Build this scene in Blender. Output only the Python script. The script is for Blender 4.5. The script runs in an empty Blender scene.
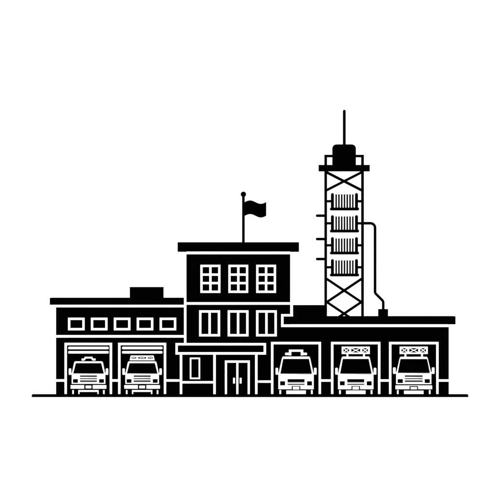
import bpy, bmesh, math
from mathutils import Vector

# ------------------------------------------------------------------ basics
S = 0.07                      # metres per unit of the measured front elevation
GX, GY = 250.0, 394.1         # elevation origin: middle of the frontage, foot of the walls
def X(u): return (u - GX) * S
def Z(v): return (GY - v) * S

scene = bpy.context.scene
COL = scene.collection
world = bpy.data.worlds.new("World"); scene.world = world
world.use_nodes = True

# ------------------------------------------------------------------ materials
def paint(name, col, var=0.03, rough=0.9, spec=0.0, scale=3.0, bump=0.0):
    m = bpy.data.materials.new(name); m.use_nodes = True
    nt = m.node_tree; b = nt.nodes['Principled BSDF']
    tc = nt.nodes.new('ShaderNodeTexCoord')
    n = nt.nodes.new('ShaderNodeTexNoise'); n.inputs['Scale'].default_value = scale
    n.inputs['Detail'].default_value = 5
    nt.links.new(tc.outputs['Object'], n.inputs['Vector'])
    r = nt.nodes.new('ShaderNodeValToRGB')
    lo = [c * (1 - var) for c in col]; hi = [min(1, c * (1 + var)) for c in col]
    r.color_ramp.elements[0].color = (*lo, 1); r.color_ramp.elements[1].color = (*hi, 1)
    nt.links.new(n.outputs['Fac'], r.inputs['Fac'])
    nt.links.new(r.outputs['Color'], b.inputs['Base Color'])
    b.inputs['Roughness'].default_value = rough
    b.inputs['Specular IOR Level'].default_value = spec
    if bump:
        bp = nt.nodes.new('ShaderNodeBump'); bp.inputs['Strength'].default_value = bump
        bp.inputs['Distance'].default_value = 0.01
        nt.links.new(n.outputs['Fac'], bp.inputs['Height'])
        nt.links.new(bp.outputs['Normal'], b.inputs['Normal'])
    return m
K = 0.0005
WHITE  = paint('white_paint', (0.85, 0.85, 0.85), 0.02, 0.6)
BLACK  = paint('black_render', (K, K, K), 0.3, 1.0)
ROOFM  = paint('black_roofing', (K, K, K), 0.3, 1.0, scale=8)
METAL  = paint('black_steel', (K, K, K), 0.3, 1.0, scale=12)
GLASS  = paint('black_glass', (K*.8, K*.8, K*.8), 0.2, 1.0)
RUBBER = paint('black_rubber', (K, K, K), 0.2, 1.0)
CLOTH  = paint('black_cloth', (K, K, K), 0.3, 1.0, scale=20)
ASPH   = paint('black_asphalt', (K, K, K), 0.3, 1.0, scale=30)
DGREY  = paint('dark_grey_plastic', (0.035, 0.035, 0.035), 0.05, 0.9)
LGREY  = paint('pale_grey_plastic', (0.45, 0.45, 0.45), 0.05, 0.9)
GROUND = paint('white_ground', (0.9, 0.9, 0.9), 0.02, 0.95, scale=0.4)

# ------------------------------------------------------------------ helpers
def empty(name, loc=(0, 0, 0), label=None, cat=None, group=None):
    o = bpy.data.objects.new(name, None); COL.objects.link(o)
    o.location = loc; o.empty_display_size = 0.3
    if label: o['label'] = label
    if cat: o['category'] = cat
    if group: o['group'] = group
    return o

class MB:
    """collects shapes (metres) and links them as one mesh object"""
    def __init__(s): s.bm = bmesh.new()
    def box(s, x0, x1, y0, y1, z0, z1, bevel=0.0):
        x0, x1 = sorted((x0, x1)); y0, y1 = sorted((y0, y1)); z0, z1 = sorted((z0, z1))
        vs = [s.bm.verts.new(p) for p in ((x0,y0,z0),(x1,y0,z0),(x1,y1,z0),(x0,y1,z0),
                                          (x0,y0,z1),(x1,y0,z1),(x1,y1,z1),(x0,y1,z1))]
        fs = [s.bm.faces.new([vs[i] for i in q]) for q in
              ((0,3,2,1),(4,5,6,7),(0,1,5,4),(1,2,6,5),(2,3,7,6),(3,0,4,7))]
        if bevel:
            es = list({e for f in fs for e in f.edges})
            bmesh.ops.bevel(s.bm, geom=es, offset=bevel, segments=3, affect='EDGES', profile=0.5)
        return s
    def eb(s, u0, u1, v0, v1, y0, y1, bevel=0.0):     # box given in elevation units
        return s.box(X(u0), X(u1), y0, y1, Z(v0), Z(v1), bevel)
    def lb(s, u0, u1, v0, v1, y0, y1, bevel=0.0):     # same, u measured from the parent's middle
        return s.box(u0*S, u1*S, y0, y1, Z(v0), Z(v1), bevel)
    def prism(s, front, back):
        """front/back: same-length lists of 3D points, joined into a closed solid"""
        a = [s.bm.verts.new(p) for p in front]; b = [s.bm.verts.new(p) for p in back]
        s.bm.faces.new(a); s.bm.faces.new(b[::-1])
        n = len(a)
        for i in range(n):
            s.bm.faces.new((a[i], b[i], b[(i+1) % n], a[(i+1) % n]))
        return s
    def tube(s, pts, r, n=14, cap_round=False):
        pts = [Vector(p) for p in pts]
        rads = [r]*len(pts)
        if cap_round:
            d0 = (pts[0]-pts[1]).normalized(); d1 = (pts[-1]-pts[-2]).normalized()
            st = [Vector(p) for p in pts]; rr = list(rads)
            for k in (0.5, 0.85, 0.98):
                st.insert(0, pts[0] + d0*r*k); rr.insert(0, r*math.sqrt(1-k*k))
                st.append(pts[-1] + d1*r*k); rr.append(r*math.sqrt(1-k*k))
            pts, rads = st, rr
        rings = []
        ref = None
        for i, p in enumerate(pts):
            if i == 0: t = pts[1]-pts[0]
            elif i == len(pts)-1: t = pts[-1]-pts[-2]
            else: t = (pts[i+1]-pts[i]).normalized() + (pts[i]-pts[i-1]).normalized()
            t.normalize()
            if ref is None:
                ref = Vector((0,1,0)) if abs(t.y) < .9 else Vector((0,0,1))
            a = t.cross(ref).normalized(); b = a.cross(t).normalized(); ref = b
            rings.append([s.bm.verts.new(p + a*math.cos(w)*rads[i] + b*math.sin(w)*rads[i])
                          for w in [2*math.pi*k/n for k in range(n)]])
        for q, w in zip(rings, rings[1:]):
            for k in range(n):
                s.bm.faces.new((q[k], q[(k+1) % n], w[(k+1) % n], w[k]))
        s.bm.faces.new(rings[0][::-1]); s.bm.faces.new(rings[-1])
        return s
    def beam(s, p, q, w):                              # square bar between two points
        p, q = Vector(p), Vector(q); t = (q-p).normalized()
        ref = Vector((0,1,0)) if abs(t.y) < .9 else Vector((0,0,1))
        a = t.cross(ref).normalized()*w/2; b = t.cross(a).normalized()*w/2
        return s.prism([p+a+b, p+a-b, p-a-b, p-a+b], [q+a+b, q+a-b, q-a-b, q-a+b])
    def lathe(s, prof, c, axis='Z', n=28):             # prof: (radius, height)
        rings = []
        for r, h in prof:
            ring = []
            for k in range(n):
                w = 2*math.pi*k/n; a, b = r*math.cos(w), r*math.sin(w)
                p = (a, b, h) if axis == 'Z' else (h, a, b)
                ring.append(s.bm.verts.new(Vector(c)+Vector(p)))
            rings.append(ring)
        for q, w in zip(rings, rings[1:]):
            for k in range(n):
                s.bm.faces.new((q[k], q[(k+1) % n], w[(k+1) % n], w[k]))
        s.bm.faces.new(rings[0][::-1]); s.bm.faces.new(rings[-1])
        return s
    def grid_wall(s, x0, x1, z0, z1, y0, y1, holes):
        """wall slab with real rectangular openings (x0,x1,z0,z1)"""
        holes = [(max(h[0],x0), min(h[1],x1), max(h[2],z0), min(h[3],z1)) for h in holes]
        xs = sorted({x0, x1, *[c for h in holes for c in h[:2]]})
        zs = sorted({z0, z1, *[c for h in holes for c in h[2:]]})
        nx, nz = len(xs)-1, len(zs)-1
        def solid(i, j):
            if not (0 <= i < nx and 0 <= j < nz): return False
            cx, cz = (xs[i]+xs[i+1])/2, (zs[j]+zs[j+1])/2
            return not any(h[0] < cx < h[1] and h[2] < cz < h[3] for h in holes)
        V = {}
        def v(i, k, j):
            if (i, k, j) not in V: V[i,k,j] = s.bm.verts.new((xs[i], (y0, y1)[k], zs[j]))
            return V[i,k,j]
        for i in range(nx):
            for j in range(nz):
                if not solid(i, j): continue
                s.bm.faces.new((v(i,0,j), v(i+1,0,j), v(i+1,0,j+1), v(i,0,j+1)))
                s.bm.faces.new((v(i,1,j), v(i,1,j+1), v(i+1,1,j+1), v(i+1,1,j)))
                if not solid(i-1, j): s.bm.faces.new((v(i,0,j), v(i,0,j+1), v(i,1,j+1), v(i,1,j)))
                if not solid(i+1, j): s.bm.faces.new((v(i+1,0,j), v(i+1,1,j), v(i+1,1,j+1), v(i+1,0,j+1)))
                if not solid(i, j-1): s.bm.faces.new((v(i,0,j), v(i,1,j), v(i+1,1,j), v(i+1,0,j)))
                if not solid(i, j+1): s.bm.faces.new((v(i,0,j+1), v(i+1,0,j+1), v(i+1,1,j+1), v(i,1,j+1)))
        return s
    def build(s, name, mat, parent=None, label=None, bevel=0.0, smooth=False):
        bmesh.ops.recalc_face_normals(s.bm, faces=s.bm.faces)
        me = bpy.data.meshes.new(name); s.bm.to_mesh(me); s.bm.free()
        me.materials.append(mat)
        if smooth:
            for p in me.polygons: p.use_smooth = True
        o = bpy.data.objects.new(name, me); COL.objects.link(o)
        if parent: o.parent = parent
        if label: o['label'] = label
        if bevel:
            b = o.modifiers.new('bevel', 'BEVEL'); b.width = bevel; b.segments = 3
            b.limit_method = 'ANGLE'; b.angle_limit = math.radians(40)
        return o

def eh(u0, u1, v0, v1):       # opening in metres from elevation units
    a, b = sorted((Z(v0), Z(v1))); return (X(u0), X(u1), a, b)

# ------------------------------------------------------------------ setting
KERB = 0.20
g = MB(); g.bm.faces.new([g.bm.verts.new(p) for p in
     ((-6000, -3000, -KERB), (6000, -3000, -KERB), (6000, 9000, -KERB), (-6000, 9000, -KERB))])
g.build('ground', GROUND)['kind'] = 'structure'
a = MB(); a.box(X(32.0), X(468.0), -2.1, 0.35, -KERB+0.002, 0.0)
ap = a.build('pavement', ASPH, bevel=0.07); ap['kind'] = 'structure'

# ------------------------------------------------------------------ fire station
FS = empty('fire_station', (0, 0, 0),
           'black fire station with white trim, tall middle block and five open garage bays',
           'fire station')
T = 0.3     # wall thickness
BACK = 12.0

def shell(mb, u0, u1, v0, v1, yb, yf=0.0):     # side and back walls behind a front wall
    mb.eb(u0, u0 + T/S, v0, v1, yf+T, yb-T)
    mb.eb(u1 - T/S, u1, v0, v1, yf+T, yb-T)
    mb.eb(u0, u1, v0, v1, yb-T, yb)

# bays
BAYS = [(64.5, 112.1, 342.8, 2.4), (118.1, 166.2, 342.8, 2.4),
        (271.0, 321.0, 341.9, 2.4), (331.0, 380.4, 341.9, 2.4), (389.0, 438.6, 341.9, 2.4)]
def bay_hole(b): return eh(b[0]+0.8, b[1]-0.8, b[2]+0.8, 396)

# left wing
LW = [(68.05+22.9*i, 84.6+22.9*i) for i in range(5)]
holes = [bay_hole(b) for b in BAYS[:2]] + [eh(a+.8, b-.8, 318.4, 329.6) for a, b in LW]
m = MB(); m.grid_wall(X(56), X(186.4), Z(394.2), Z(307.2), 0, T, holes)
shell(m, 56, 186.4, 307.2, 394.2, BACK)
m.build('wall', BLACK, FS, 'black wall of the lower left garage wing')
m = MB(); m.eb(49.8, 183.9, 297.8, 304.8, -0.35, BACK+.4)
m.build('roof', ROOFM, FS, 'flat black roof slab of the left wing', bevel=0.012)

# middle block
UW = [(200.4, 220.4), (228.4, 248.2), (256.2, 276.0)]
MW = [(199.1, 220.1), (227.7, 248.5), (256.1, 276.8)]
holes = [eh(a+.8, b-.8, 265.5, 292.1) for a, b in UW] + [eh(a+.8, b-.8, 311, 335.7) for a, b in MW]
holes.append((X(257.5), X(300), Z(400), Z(327)+0.1))

holes[-1] = (X(257.5), X(300), Z(400), Z(338.5))
m = MB(); m.grid_wall(X(186.4), X(290.2), Z(394.2), Z(254.1), -0.03, T, holes)
m.eb(186.4, 186.4+T/S, 254.1, 394.2, T, BACK)
m.eb(290.2-T/S, 290.2, 254.1, 324, T, BACK)
m.eb(186.4, 290.2, 254.1, 324, BACK+.05, BACK+.05+T)
m.build('wall', BLACK, FS, 'black wall of the tall middle block')
m = MB(); m.eb(177.6, 299.0, 242.2, 251.6, -0.5, BACK+.4)
m.build('roof', ROOFM, FS, 'flat black roof slab of the middle block, topmost', bevel=0.012)

# right wing
holes = [bay_hole(b) for b in BAYS[2:]]
m = MB(); m.grid_wall(X(257.5), X(448.8), Z(394.2), Z(338.5), 0, T, holes)
m.eb(290.2, 448.8, 326.8, 338.5, 0.0, T)
m.eb(448.8-T/S, 448.8, 326.8, 394.2, T, BACK-T)
m.eb(257.5, 257.5+T/S, 338, 394.2, T, BACK-T)
m.eb(290.2, 448.8, 326.8, 338, BACK-T, BACK); m.eb(257.5, 448.8, 338, 394.2, BACK-T, BACK)
m.build('wall', BLACK, FS, 'black wall of the lower right garage wing')
m = MB(); m.eb(283.6, 455.5, 316.4, 324.3, -0.45, BACK+.4)
m.build('roof', ROOFM, FS, 'flat black roof slab of the right wing')
m = MB(); m.eb(293.0, 326.8, 305.0, 316.4, -0.30, 0.9)
m.build('parapet', ROOFM, FS, 'raised black parapet block on the right roof beside the middle block')
m = MB(); m.eb(56.2, 448.6, 394.1, 396.9, 0.352, BACK-.01)
m.build('floor', ASPH, FS)
# ceilings and inner partitions so the garages are rooms
m = MB()
m.eb(60.5, 184, 338.5, 341, T, BACK-T); m.eb(262, 444, 338.5, 340.4, T, BACK-T)
m.build('ceiling', BLACK, FS)

# entrance block
holes = [eh(190.6, 199.5, 358.2, 378.3), eh(225.8, 249.0, 361.2, 396)]
EY = -1.5
m = MB(); m.grid_wall(X(180.0), X(257.5), Z(394.2), Z(352), EY, EY+T, holes)
m.eb(180.0, 180+T/S, 352, 394.2, EY+T, -0.04); m.eb(257.5-T/S, 257.5, 352, 394.2, EY+T, -0.04)
m.build('wall', BLACK, FS, 'black wall of the projecting entrance')
cn = MB(); cn.eb(177.9, 263.6, 345.3, 352.1, EY-.12, -0.04)
cn = cn.build('canopy', ROOFM, FS, 'black entrance canopy edged in white')
m = MB()
m.eb(175.6, 266.0, 343.0, 345.3, EY-.14, -0.05); m.eb(175.6, 266.0, 352.1, 354.5, EY-.14, -0.05)
m.eb(175.6, 177.9, 345.3, 352.1, EY-.14, -0.05); m.eb(263.6, 266.0, 345.3, 352.1, EY-.14, -0.05)
m.build('trim', WHITE, cn)

# white trim bands, each a part
def trim(*boxes):
    m = MB()
    for b in boxes: m.eb(*b)
    return m.build('trim', WHITE, FS)
# bands under the roof slabs
trim((56.0, 183.9, 304.8, 307.3, -0.34, BACK+.05))
trim((186.4, 290.2, 251.6, 254.2, -0.49, BACK+.35))
trim((281.1, 455.4, 324.4, 327.0, -0.46, 0.0), (450.5, 455.4, 324.4, 327.0, 0.0, BACK+.3))
trim((281.1, 283.5, 316.5, 324.4, -0.46, -0.032), (281.1, 293.0, 314.1, 316.4, -0.46, -0.032))
trim((290.3, 292.9, 302.1, 314.1, -0.46, 0.5))
trim((186.4, 290.3, 302.2, 304.7, -0.09, -0.031))
trim((184.0, 186.4, 297.6, 343.0, -0.36, -0.001))
# storey band and wainscot bands
trim((55.6, 184.0, 335.1, 337.6, -0.05, -0.001), (55.6, 56.0, 335.1, 337.6, 0.0, BACK))
trim((55.6, 64.5, 379.2, 381.7, -0.05, -0.001), (55.6, 56.0, 379.2, 381.7, 0.0, BACK))
trim((112.1, 118.1, 379.2, 381.7, -0.05, -0.001))
trim((166.2, 180.0, 379.2, 381.7, -0.05, -0.001))
trim((257.5, 271.0, 380.4, 382.8, -0.05, -0.001))
trim((321.0, 331.0, 379.3, 381.7, -0.05, -0.001))
trim((380.4, 389.0, 379.3, 381.7, -0.05, -0.001))
trim((438.6, 449.1, 379.3, 381.7, -0.05, -0.001), (448.8, 449.1, 379.3, 381.7, 0.0, BACK))
# entrance pilasters and sill band
for u0, u1 in ((179.9, 182.3), (213.3, 215.8), (255.1, 257.5)):
    trim((u0, u1, 354.5, 394.0, EY-.05, EY-.001))
trim((182.3, 213.3, 381.0, 383.3, EY-.045, EY-.001))

# bay frames with reveals, and rolled up door slats on the left
for i, (u0, u1, v0, w) in enumerate(BAYS):
    m = MB()
    m.eb(u0, u1, v0, v0+w, -0.05, 0.06)
    m.eb(u0, u0+w, v0+w, 394.0, -0.05, 0.06); m.eb(u1-w, u1, v0+w, 394.0, -0.05, 0.06)
    fr = m.build('garage_door_frame', WHITE, FS)
    if i < 2:
        c = (u0+u1)/2 + (0.15 if i == 0 else 0.1)
        for v in (346.7, 351.0):
            MB().eb(c-20.2, c+20.2, v, v+2.5, -0.03, 0.0, 0.06).build('door_slat', WHITE, fr)

# windows
def window(u0, u1, v0, v1, w, vb, hb, y, name='window'):
    m = MB(); d0, d1 = y-0.04, y+0.09
    m.eb(u0, u1, v0, v0+w, d0, d1); m.eb(u0, u1, v1-w, v1, d0, d1)
    m.eb(u0, u0+w, v0+w, v1-w, d0, d1); m.eb(u1-w, u1, v0+w, v1-w, d0, d1)
    for b in vb: m.eb(b-1.15, b+1.15, v0+w, v1-w, d0+.004, d1)
    segs = [u0+w] + [q for b in vb for q in (b-1.15, b+1.15)] + [u1-w]
    for h in hb:
        for k in range(0, len(segs), 2):
            m.eb(segs[k], segs[k+1], h-1.1, h+1.1, d0+.008, d1)
    f = m.build(name, WHITE, FS)
    MB().eb(u0+.5, u1-.5, v0+.5, v1-.5, y+.10, y+.12).build('pane', GLASS, f)
    return f
for a_, b_ in LW: window(a_, b_, 317.7, 330.3, 2.25, [], [], 0)
for a_, b_ in UW: window(a_, b_, 264.8, 292.9, 2.2, [(a_+b_)/2], [274.6, 283.1], -0.03)
for a_, b_ in MW: window(a_, b_, 310.3, 336.4, 2.3, [(a_+b_)/2], [], -0.03)
window(189.9, 200.2, 357.5, 379.0, 1.5, [], [], EY)

# entrance double door
m = MB()
m.eb(224.9, 249.8, 360.4, 362.6, EY-.05, EY+.08)
m.eb(224.9, 227.0, 362.6, 394.0, EY-.05, EY+.08); m.eb(247.7, 249.8, 362.6, 394.0, EY-.05, EY+.08)
m.eb(236.3, 238.4, 362.6, 394.0, EY-.045, EY+.08)
df = m.build('door_frame', WHITE, FS)
for u0, u1, h0, h1 in ((227.0, 236.3, 233.1, 235.0), (238.4, 247.7, 239.7, 241.6)):
    dl = MB().eb(u0+.05, u1-.05, 362.7, 394.05, EY+.02, EY+.07).build('door', GLASS, FS)
    hm = MB(); hm.eb(h0, h1, 377.7, 383.4, EY-.05, EY-.02, 0.012)
    hm.eb(h0+.6, h1-.6, 378.3, 379.0, EY-.02, EY+.02); hm.eb(h0+.6, h1-.6, 382.1, 382.8, EY-.02, EY+.02)
    hm.build('handle', WHITE, dl)

# ------------------------------------------------------------------ things on the roofs
rb = empty('rooftop_vent_box', (X(146.45), 3.0, Z(297.8)),
           'plain black box shaped vent housing on the flat roof of the left wing', 'roof vent')
MB().box(-16.85*S, 16.85*S, -1.6, 1.6, 0.0, 10.1*S).build('housing', METAL, rb)
MB().box(-16.95*S, 16.95*S, -1.7, 1.7, 10.1*S, 10.8*S).build('lid', METAL, rb)

# flagpole
fp = empty('flagpole', (X(243.4), 1.0, Z(242.2)),
           'black flagpole with round finial and waving flag on the middle roof', 'flagpole')
MB().tube([(0, 0, 0), (0, 0, (242.2-195)*S)], 1.35*S, 20).build('pole', METAL, fp, smooth=True)
m = MB(); R = 2.75*S
m.lathe([(R*math.sin(math.pi*k/16)+1e-4, -R*math.cos(math.pi*k/16)) for k in range(17)], (0, 0, (242.2-194.2)*S))
m.build('finial', METAL, fp, smooth=True)
m = MB(); n = 40; rows = 10; grid = []
for i in range(n+1):
    u = 243.6 + 22.6*i/n; ph = 2*math.pi*(u-244.7)/21.5
    k = min(1, (u-243.6)/4)
    top, bot = 202.0-1.7*math.sin(ph), 215.8-1.7*math.sin(ph)
    grid.append([m.bm.verts.new(((u-243.4)*S, 0.16*k*math.sin(ph*1.0+.7*j/rows), (242.2-(top+(bot-top)*j/rows))*S)) for j in range(rows+1)])
for i in range(n):
    for j in range(rows):
        m.bm.faces.new((grid[i][j], grid[i+1][j], grid[i+1][j+1], grid[i][j+1]))
fl = m.build('flag', CLOTH, fp, smooth=True)
so = fl.modifiers.new('thickness', 'SOLIDIFY'); so.thickness = 0.015; so.offset = 0

# ------------------------------------------------------------------ lattice tower
TY0, TY1 = 1.3, 3.7           # front and rear faces of the tower
TC = 344.3                    # its middle
TW = empty('lattice_tower', (X(TC), (TY0+TY1)/2, Z(316.4)),
           'tall black lattice tower on the right roof with four comb racks and a mast', 'tower')
oy = (TY0+TY1)/2
def tx(u): return (u-TC)*S
def tz(v): return (316.4-v)*S
H = (TY1-TY0)/2
LEGU = 18.45                  # leg centre lines from the middle
lw = 2.6*S
for sx in (-1, 1):
    for sy in (-1, 1):
        x, y = sx*LEGU*S, sy*(H-lw/2)
        MB().box(x-lw/2, x+lw/2, y-lw/2, y+lw/2, tz(317.5), tz(171.1)).build('leg', METAL, TW)
def cross(vt, vb, clip=None):
    """one X of bracing on each of the four faces between heights vt (top) and vb"""
    for face in range(4):
        m = MB()
        for s in (-1, 1):
            t0, t1 = (vt, vb)
            ex = (LEGU-17.3)/34.6; dv = (vb-vt)*ex
            t0, t1 = vt-dv, vb+dv
            a = -s*LEGU*S; b = s*LEGU*S; k = 1.0
            if clip: k = (clip-t0)/(t1-t0)
            zt, zb = tz(t0), tz(t0+(t1-t0)*k); b = a+(b-a)*k
            off = 0.02*s
            if face < 2:
                y = (H-lw/2)*(-1 if face == 0 else 1) + off
                m.beam((a, y, zt), (b, y, zb), 2.5*S)
            else:
                f = (H-lw/2)/(LEGU*S)
                x = LEGU*S*(-1 if face == 2 else 1) + off
                m.beam((x, a*f, zt), (x, b*f, zb), 2.0*S)
        m.build('cross_brace', METAL, TW)
cross(172.2, 189.9)
cross(279.0, 302.1)
cross(302.1, 325.2, clip=318.0)
MB().box(tx(318.8), tx(369.9), -H-.35, H+.35, tz(171.1), tz(164.8)).build('platform', METAL, TW)
m = MB()
for sx in (-1, 1):
    for sy in (-1, 1):
        x, y = sx*LEGU*S, sy*(H-lw/2)
        m.box(x-lw/2, x+lw/2, y-lw/2, y+lw/2, tz(164.8), tz(157.0))
    m.box(sx*LEGU*S-lw/2, sx*LEGU*S+lw/2, -(H-lw), (H-lw), tz(157.0)+.002, tz(154.6)-.002)
for sy in (-1, 1):
    y = sy*(H-lw/2)
    m.box(-LEGU*S-lw/2, LEGU*S+lw/2, y-lw/2, y+lw/2, tz(157.0), tz(154.6))
m.build('railing', METAL, TW)
m = MB(); R = 11.85*S; r = 4.2*S; hh = tz(144.1)
prof = [(R, tz(164.8))] + [(R-r+r*math.cos(a), hh-r+r*math.sin(a)) for a in [math.pi/2*k/10 for k in range(11)]] + [(.02, hh)]
m.lathe(prof, (0, 0, 0), n=40); m.build('tank', METAL, TW)
m = MB(); m.tube([(tx(344.5), 0, tz(145)), (tx(344.5), 0, tz(110.8))], 1.45*S, 16, True); m.build('antenna', METAL, TW)
for v in (215.6, 239.0, 259.0):
    MB().tube([(tx(317.2), -H+lw/2, tz(v)), (tx(325), -H+lw/2, tz(v))], 1.35*S, 14, True).build('peg', METAL, TW)
FR = -H+lw/2
RD = 0.55                     # racks run from the front face back into the tower
for v in (193.0, 215.1, 237.1, 259.1):
    m = MB()
    for yy in (FR, FR+2*RD):
        for u in (332.55, 356.65):
            m.tube([(tx(u), yy, tz(v+1.4)), (tx(u), yy, tz(v+15))], 1.5*S, 14, True)
        m.tube([(tx(331.4), yy, tz(v+15.9)), (tx(357.9), yy, tz(v+15.9))], 1.45*S, 14, True)
    for u in (332.55, 356.65):
        m.box(tx(u)-.05, tx(u)+.05, FR, FR+2*RD, tz(v+16.4), tz(v+14.6))
    m.box(tx(326.5), tx(331.6), FR-.07, FR+.07, tz(v+9.4), tz(v+6.9))
    m.box(tx(357.4), tx(362.2), FR-.07, FR+.07, tz(v+9.4), tz(v+6.9))
    rk = m.build('drying_rack', METAL, TW)
    for k in range(7):
        u = 336.3 + 2.78*k
        MB().box(tx(u-.75), tx(u+.75), FR-.03, FR+2*RD, tz(v+15), tz(v+1.2)).build('hose', CLOTH, rk)

# pipe from the second rack down to its box on the roof
dp = empty('riser_pipe', (X(383.2), oy, Z(316.4)),
           'black bent pipe from the lattice tower down to a small box on the roof', 'pipe')
def arc(c, r, a0, a1, n=8):
    return [(c[0]+r*math.cos(math.radians(a0+(a1-a0)*k/n)), c[1]+r*math.sin(math.radians(a0+(a1-a0)*k/n))) for k in range(n+1)]
# path in elevation units (u, v), v downwards
path = [(364.0, 223.2)] + arc((370.6, 227.8), 4.6, -90, 0)[0:] + \
       [(c[0], 583.6-c[1]) for c in arc((378.2, 291.8), 3.0, 180, 225, 6)] + arc((380.4, 302.48), 3.0, -45, 0, 6) + [(383.4, 310.0)]
MB().tube([((u-383.2)*S, TY0+lw/2-oy, (316.4-v)*S) for u, v in path], 1.36*S, 16).build('pipe', METAL, dp, smooth=True)
MB().box((378.3-383.2)*S, (388.2-383.2)*S, TY0+lw/2-oy-.35, TY0+lw/2-oy+.35, 0, (316.4-309)*S).build('valve_box', METAL, dp)

# ------------------------------------------------------------------ fire trucks
TGROUP = 'fire trucks parked in the open garage bays'
def truck(cx, label, P):
    t = empty('fire_truck', (X(cx), 0, 0), label, 'fire truck', TGROUP)
    YF, YR = -0.12, 6.6
    hw, vb, vw = P['half'], P['body_bottom'], P['waist']
    ht, vt = P['roof_half'], P['roof']
    rake = 0.22
    def yat(v): return YF + max(0, vw-v)*S*rake
    # cab and body shell: one silhouette carried to the rear
    prof = [(-hw, vb), (hw, vb), (hw, vw-0.4), (P['waist_half'], vw-1.0), (ht, vt+1.2), (ht-.9, vt), (-ht+.9, vt), (-ht, vt+1.2), (-P['waist_half'], vw-1.0), (-hw, vw-0.4)]
    m = MB(); m.prism([(u*S, yat(v), Z(v)) for u, v in prof], [(u*S, YR, Z(v)) for u, v in prof])
    m.build('body', WHITE, t)
    # windscreen, set a centimetre proud of the raked front
    g0, g1, a0, a1 = P['glass']      # top v, bottom v, half top, half bottom
    q = [(-a1, g1), (a1, g1), (a0, g0), (-a0, g0)]
    MB().prism([(u*S, yat(v)-.014, Z(v)) for u, v in q], [(u*S, yat(v)+.01, Z(v)) for u, v in q]).build('windscreen', GLASS, t)
    # side windows on the sloping cab sides
    for s in (-1, 1):
        def sx(v): return s*(ht+(P['waist_half']-ht)*(v-vt-1.2)/(vw-2.2-vt))*S
        q = [(.45, g1-1), (1.5, g1-1), (1.5, g0+1), (.75, g0+1)]
        MB().prism([(sx(v)+s*.004, y, Z(v)) for y, v in q], [(sx(v)-s*.02, y, Z(v)) for y, v in q]).build('side_window', GLASS, t)
    # grille
    for (u, v0, v1, mat, nm) in P['grille']:
        MB().lb(-u, u, v0, v1, YF-.012, YF+.02).build(nm, mat, t)
    h0, h1, hv0, hv1 = P['lamp']
    for s in (-1, 1):
        MB().lb(s*h0, s*h1, hv0, hv1, YF-.016, YF+.02, 0.008).build('headlight', GLASS, t)
    # chassis behind the bumper
    MB().lb(-hw+.8, hw-.8, vb+.02, 390.2, YF+.06, YR-.2).build('chassis', METAL, t)
    # bumper / number plate
    if P.get('bumper'):
        bh, b0, b1, notch = P['bumper']
        if not notch: MB().lb(-bh, bh, b0, b1, YF-.155, YF+.05, 0.02).build('bumper', WHITE, t)
        for s in (-1, 1) if notch else ():
            MB().lb(s*notch, s*bh, b0, b1, YF-.16, YF+.05, 0.02).build('bumper', WHITE, t)
    pw, p0, p1, ow, o0, o1 = P['plate']
    py = YF-.165 if P.get('bumper') else YF-.03
    pl = MB().lb(-pw, pw, p0, p1, py-.025, py, 0.008).build('number_plate', WHITE, t)
    MB().lb(-ow, ow, o0, o1, py+.001, YF+.03).build('plate_holder', METAL, pl)
    # wheels
    ti, to = P['tyre']
    for s in (-1, 1):
        for y in (1.05, 5.0):
            m = MB(); w = (to-ti)*S; c = s*(ti+to)/2*S; r = .42
            m.lathe([(r*.55, -w/2), (r*.93, -w/2), (r, -w/2+.04), (r, w/2-.04), (r*.93, w/2), (r*.55, w/2)], (c, y, r), 'X', 32)
            wh = m.build('wheel', RUBBER, t)
            MB().lathe([(.02, -w/2-.01), (.2, -w/2-.01), (.2, w/2+.01), (.02, w/2+.01)], (c, y, r), 'X', 20).build('rim', METAL, wh)
            m = MB(); fr = []; n = 16
            pts = [(.5*math.cos(math.pi*k/n), .5*math.sin(math.pi*k/n)) for k in range(n+1)]
            zc = Z(vb)-.02
            m.prism([(s*(hw*S+.006), y+a, zc+b*.8+.02) for a, b in pts], [(s*(hw*S-.03), y+a, zc+b*.8+.02) for a, b in pts])
            m.build('wheel_arch', METAL, t)
        MB().lb(s*P['flap'][0], s*P['flap'][1], 390.1, 394.0, YF-.12, YF-.07).build('mud_flap', WHITE, t)
    # white lower panel between the wheels
    m = MB(); w0, v0, v1 = P['dam']
    m.lb(-w0, w0, v0, v1, YF-.14, YF-.07)
    if v1 < 393:
        for s in (-1, 1): m.lb(s*w0, s*(w0-1.3), v1, 394.0, YF-.14, YF-.07)
    m.build('lower_panel', WHITE, t)
    # mirrors
    k0, k1, mv0, mv1 = P['mirror']
    for s in (-1, 1):
        mi = MB().lb(s*k0, s*k1, mv0, mv1, YF-.02, YF+.12, 0.055).build('mirror', WHITE, t)
        MB().lb(s*(k0+.3), s*(P['waist_half']-.8), mv1-2.0, mv1-.5, YF+.03, YF+.07).build('mirror_arm', WHITE, mi)
    # shutters on the sides for the equipment lockers
    for s in (-1, 1):
        for y0 in (1.9, 3.2):
            m = MB()
            for k in range(6):
                v0_ = vb-2.2-k*1.35
                if v0_-1.0 > vw: m.box(s*(hw*S-.01), s*(hw*S+.004), y0, y0+1.0, Z(v0_), Z(v0_-1.0))
            if len(m.bm.verts): m.build('locker_shutter', DGREY, t)
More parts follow.
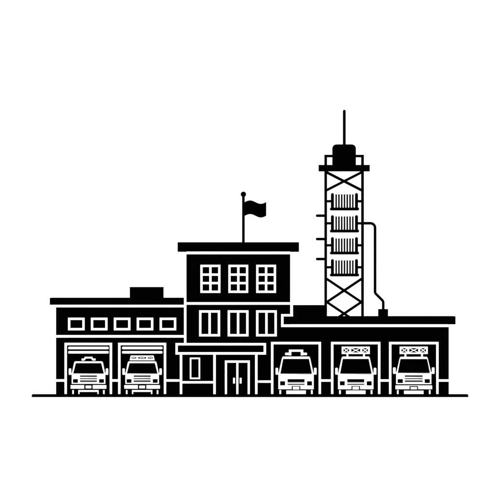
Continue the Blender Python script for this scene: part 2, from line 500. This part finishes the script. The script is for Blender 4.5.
    # roof gear
    if P['gear'] == 'small_bar':
        lb_ = MB(); y0, y1 = 0.16, 0.42
        lb_.lb(-7.1, -3.6, 358.5, 360.6, y0, y1, .04); lb_.lb(3.6, 7.1, 358.5, 360.6, y0, y1, .04)
        lb_.prism([(u*S, y0-.02, Z(v)) for u, v in ((-4.6,359.6),(-3.9,356.8),(3.9,356.8),(4.6,359.6),(3.2,359.6),(2.7,358.5),(-2.7,358.5),(-3.2,359.6))],
                  [(u*S, y1, Z(v)) for u, v in ((-4.6,359.6),(-3.9,356.8),(3.9,356.8),(4.6,359.6),(3.2,359.6),(2.7,358.5),(-2.7,358.5),(-3.2,359.6))])
        o = lb_.build('light_bar', WHITE, t)
        MB().lb(-6.4, 6.4, 360.0, 361.5, y0+.06, y1-.03).lb(-2.6, 2.6, 358.7, 360.0, y0+.06, y1-.03).build('mount', METAL, o)
    if P['gear'] == 'big_bar':
        y0, y1 = 0.14, 0.44
        lb_ = MB()
        lb_.lb(-7.2, 7.2, 349.6, 351.8, y0, y1, .02)
        for s in (-1, 1):
            lb_.lb(s*4.7, s*7.2, 351.7, 355.4, y0, y1, .01)
            lb_.lb(s*5.4, s*11.0, 352.7, 355.2, y0-.01, y1, .04)
        o = lb_.build('light_bar', WHITE, t)
        MB().lb(-9.5, 9.5, 355.0, 356.8, y0+.08, y1-.03).lb(-4.6, 4.6, 351.9, 355.0, y0+.08, y1-.03).build('mount', METAL, o)
    if P['gear'] in ('ladder', 'low_ladder'):
        low = P['gear'] == 'low_ladder'
        yf = 0.14; yb = 5.6
        if low: o0, o1, v0, v1, i0, i1 = 11.4, 12.5, 355.5, 360.3, 356.7, 359.1
        else:   o0, o1, v0, v1, i0, i1 = 14.05, 14.05, 346.6, 354.0, 348.1, 352.5
        k = 12.4/14.05*(o1 if low else 14.05)/12.4 if not low else 12.5/14.05
        pan = [(-12.3*k, -6.5*k), (-4.5*k, 4.5*k), (6.5*k, 12.3*k)]
        m = MB()
        def quad(pts, ya, yb_): m.prism([(u*S, ya, Z(v)) for u, v in pts], [(u*S, yb_, Z(v)) for u, v in pts])
        e = yf+.10
        quad([(-o1+ (o1-o0)*.7, i0), (o1-(o1-o0)*.7, i0), (o0, v0), (-o0, v0)], yf, e)
        quad([(-o1, v1), (o1, v1), (o1-(o1-o0)*.3, i1), (-o1+(o1-o0)*.3, i1)], yf, e)
        quad([(-o1+(o1-o0)*.3, i1), (pan[0][0], i1), (pan[0][0], i0), (-o1+(o1-o0)*.7, i0)], yf, e)
        quad([(pan[2][1], i1), (o1-(o1-o0)*.3, i1), (o1-(o1-o0)*.7, i0), (pan[2][1], i0)], yf, e)
        m.lb(pan[0][1], pan[1][0], i0, i1, yf, e); m.lb(pan[1][1], pan[2][0], i0, i1, yf, e)
        for a_, b_ in pan:
            th = .75*S if not low else .32*S
            m.beam((a_*S, yf+.05, Z(i0)), (b_*S, yf+.05, Z(i1)), th)
            m.beam((a_*S, yf+.052, Z(i1)), (b_*S, yf+.052, Z(i0)), th)
        # the long side rails and rungs behind the end frame
        for s in (-1, 1):
            m.lb(s*(o0-1.2), s*(o0-.2), v0+.2, v0+1.2, e, yb); m.lb(s*(o1-1.2), s*(o1-.2), v1-1.1, v1-.2, e, yb)
            y = e+.2
            while y < yb-.3:
                m.box(s*(o0-1.0)*S, s*(o0-.5)*S, y, y+.03, Z(v0+1.0), Z(v1-.9)); y += .5
        y = e+.3
        while y < yb-.1:
            m.lb(-(o1-1.2), (o1-1.2), v1-.9, v1-.4, y, y+.035); y += .35
        o = m.build('ladder', WHITE, t)
        m = MB()
        for s in (-1, 1):
            for y in (yf+.02, 4.6):
                m.lb(s*7.4*k, s*9.2*k, v1, vt+.1, y, y+.08)
        m.build('bracket', METAL if low else WHITE, o)
    return t

GR_A = [(8.45, 375.3, 376.9, DGREY, 'grille_slat'), (8.45, 378.2, 379.1, GLASS, 'grille_slat'), (8.45, 380.3, 382.0, DGREY, 'grille_slat')]
A = dict(half=16.8, body_bottom=383.8, waist=373.5, waist_half=16.4, roof_half=14.4, roof=361.4,
         glass=(363.1, 373.4, 12.7, 15.3), grille=GR_A, lamp=(10.6, 15.5, 379.1, 382.8),
         bumper=(17.9, 385.1, 388.8, 4.2), plate=(2.9, 385.5, 388.4, 4.1, 385.1, 388.8),
         tyre=(10.3, 14.3), flap=(14.6, 16.2), dam=(10.2, 390.0, 391.9), mirror=(17.2, 19.8, 368.4, 375.0))
GR_C = [(8.5, 379.1, 382.1, GLASS, 'grille'), (8.5, 382.2, 383.5, LGREY, 'grille_slat'), (8.5, 384.0, 384.9, GLASS, 'grille_slat')]
Cc = dict(half=17.7, body_bottom=389.2, waist=373.8, waist_half=17.3, roof_half=14.0, roof=356.6,
          glass=(358.9, 373.6, 12.9, 15.7), grille=GR_C, lamp=(11.0, 15.9, 381.2, 385.3),
          plate=(3.2, 386.7, 389.5, 4.3, 386.0, 390.3),
          tyre=(9.9, 14.7), flap=(14.9, 16.7), dam=(9.8, 390.4, 394.0), mirror=(17.9, 20.6, 367.8, 374.8))
E = dict(half=17.6, body_bottom=384.1, waist=373.0, waist_half=17.2, roof_half=13.9, roof=356.8,
         glass=(359.0, 372.8, 13.3, 16.0), grille=[(8.9, 375.2, 376.9, DGREY, 'grille_slat'), (8.9, 378.2, 379.1, GLASS, 'grille_slat'), (8.9, 380.3, 382.0, DGREY, 'grille_slat')],
         lamp=(10.9, 16.1, 379.1, 383.0), bumper=(18.4, 385.4, 389.3, 0), plate=(3.2, 387.0, 389.4, 4.29, 386.0, 390.2),
         tyre=(10.1, 14.9), flap=(15.1, 16.8), dam=(9.8, 390.6, 394.0), mirror=(18.0, 20.8, 367.4, 374.0))
truck(88.5, 'white fire truck with small roof light bar and split bumper under rolled slats, leftmost bay', dict(A, gear='small_bar'))
truck(142.15, 'white fire truck with low squat ladder on its roof, under the rolled door slats', dict(A, gear='low_ladder'))
truck(296.05, 'white fire truck with tall stepped light bar on its roof, bay nearest the entrance doors', dict(Cc, gear='big_bar'))
truck(355.75, 'white fire truck with crossed ladder frame above and no separate bumper', dict(Cc, gear='ladder'))
truck(413.75, 'white fire truck with crossed ladder frame above and a separate wide bumper, rightmost bay', dict(E, gear='ladder'))

# ------------------------------------------------------------------ light
SUN_EL, SUN_AZ = 25.0, 0.0
nt = world.node_tree; nt.nodes.clear()
out = nt.nodes.new('ShaderNodeOutputWorld'); bg = nt.nodes.new('ShaderNodeBackground')
sky = nt.nodes.new('ShaderNodeTexSky'); sky.sky_type = 'NISHITA'; sky.sun_disc = False
sky.sun_elevation = math.radians(SUN_EL); sky.sun_rotation = math.radians(180)
sky.air_density = 1.0; sky.dust_density = 2.0; sky.ozone_density = 1.0
# closed bright cloud cover in front of the clear sky
tc = nt.nodes.new('ShaderNodeTexCoord'); nz = nt.nodes.new('ShaderNodeTexNoise'); nz.inputs['Scale'].default_value = 3.0
nz.inputs['Detail'].default_value = 4
cr = nt.nodes.new('ShaderNodeValToRGB')
cr.color_ramp.elements[0].color = (6.65, 6.65, 6.65, 1); cr.color_ramp.elements[1].color = (7.1, 7.1, 7.1, 1)
mx = nt.nodes.new('ShaderNodeMixRGB'); mx.inputs['Fac'].default_value = 0.96
nt.links.new(tc.outputs['Generated'], nz.inputs['Vector']); nt.links.new(nz.outputs['Fac'], cr.inputs['Fac'])
nt.links.new(sky.outputs[0], mx.inputs['Color1']); nt.links.new(cr.outputs['Color'], mx.inputs['Color2'])
nt.links.new(mx.outputs['Color'], bg.inputs['Color'])
bg.inputs['Strength'].default_value = 0.15
nt.links.new(bg.outputs[0], out.inputs['Surface'])
sl = bpy.data.lights.new('sun', 'SUN'); sl.energy = 2.0; sl.angle = math.radians(12); sl.color = (1.0, 0.99, 0.97)
so_ = bpy.data.objects.new('sun', sl); COL.objects.link(so_)
so_.rotation_euler = (math.radians(90-SUN_EL), 0, 0)      # shines towards +Y, from behind the camera

# ------------------------------------------------------------------ camera
D, HC = 1200.0, 8.0
cam = bpy.data.cameras.new('camera'); co = bpy.data.objects.new('camera', cam); COL.objects.link(co)
co.location = (0, -D, HC); co.rotation_euler = (math.radians(90), 0, 0)
cam.sensor_width = 36; cam.lens = 36*D/(500*S); cam.shift_y = (Z(250)-HC)/(500*S)
cam.clip_start = 1; cam.clip_end = 20000
scene.camera = co
scene.view_settings.view_transform = 'Standard'; scene.view_settings.look = 'None'
scene.view_settings.exposure = 0.2; scene.view_settings.gamma = 1
scene.view_settings.use_curve_mapping = False
scene.cycles.filter_width = 1.5
scene.render.resolution_x = scene.render.resolution_y = 1024
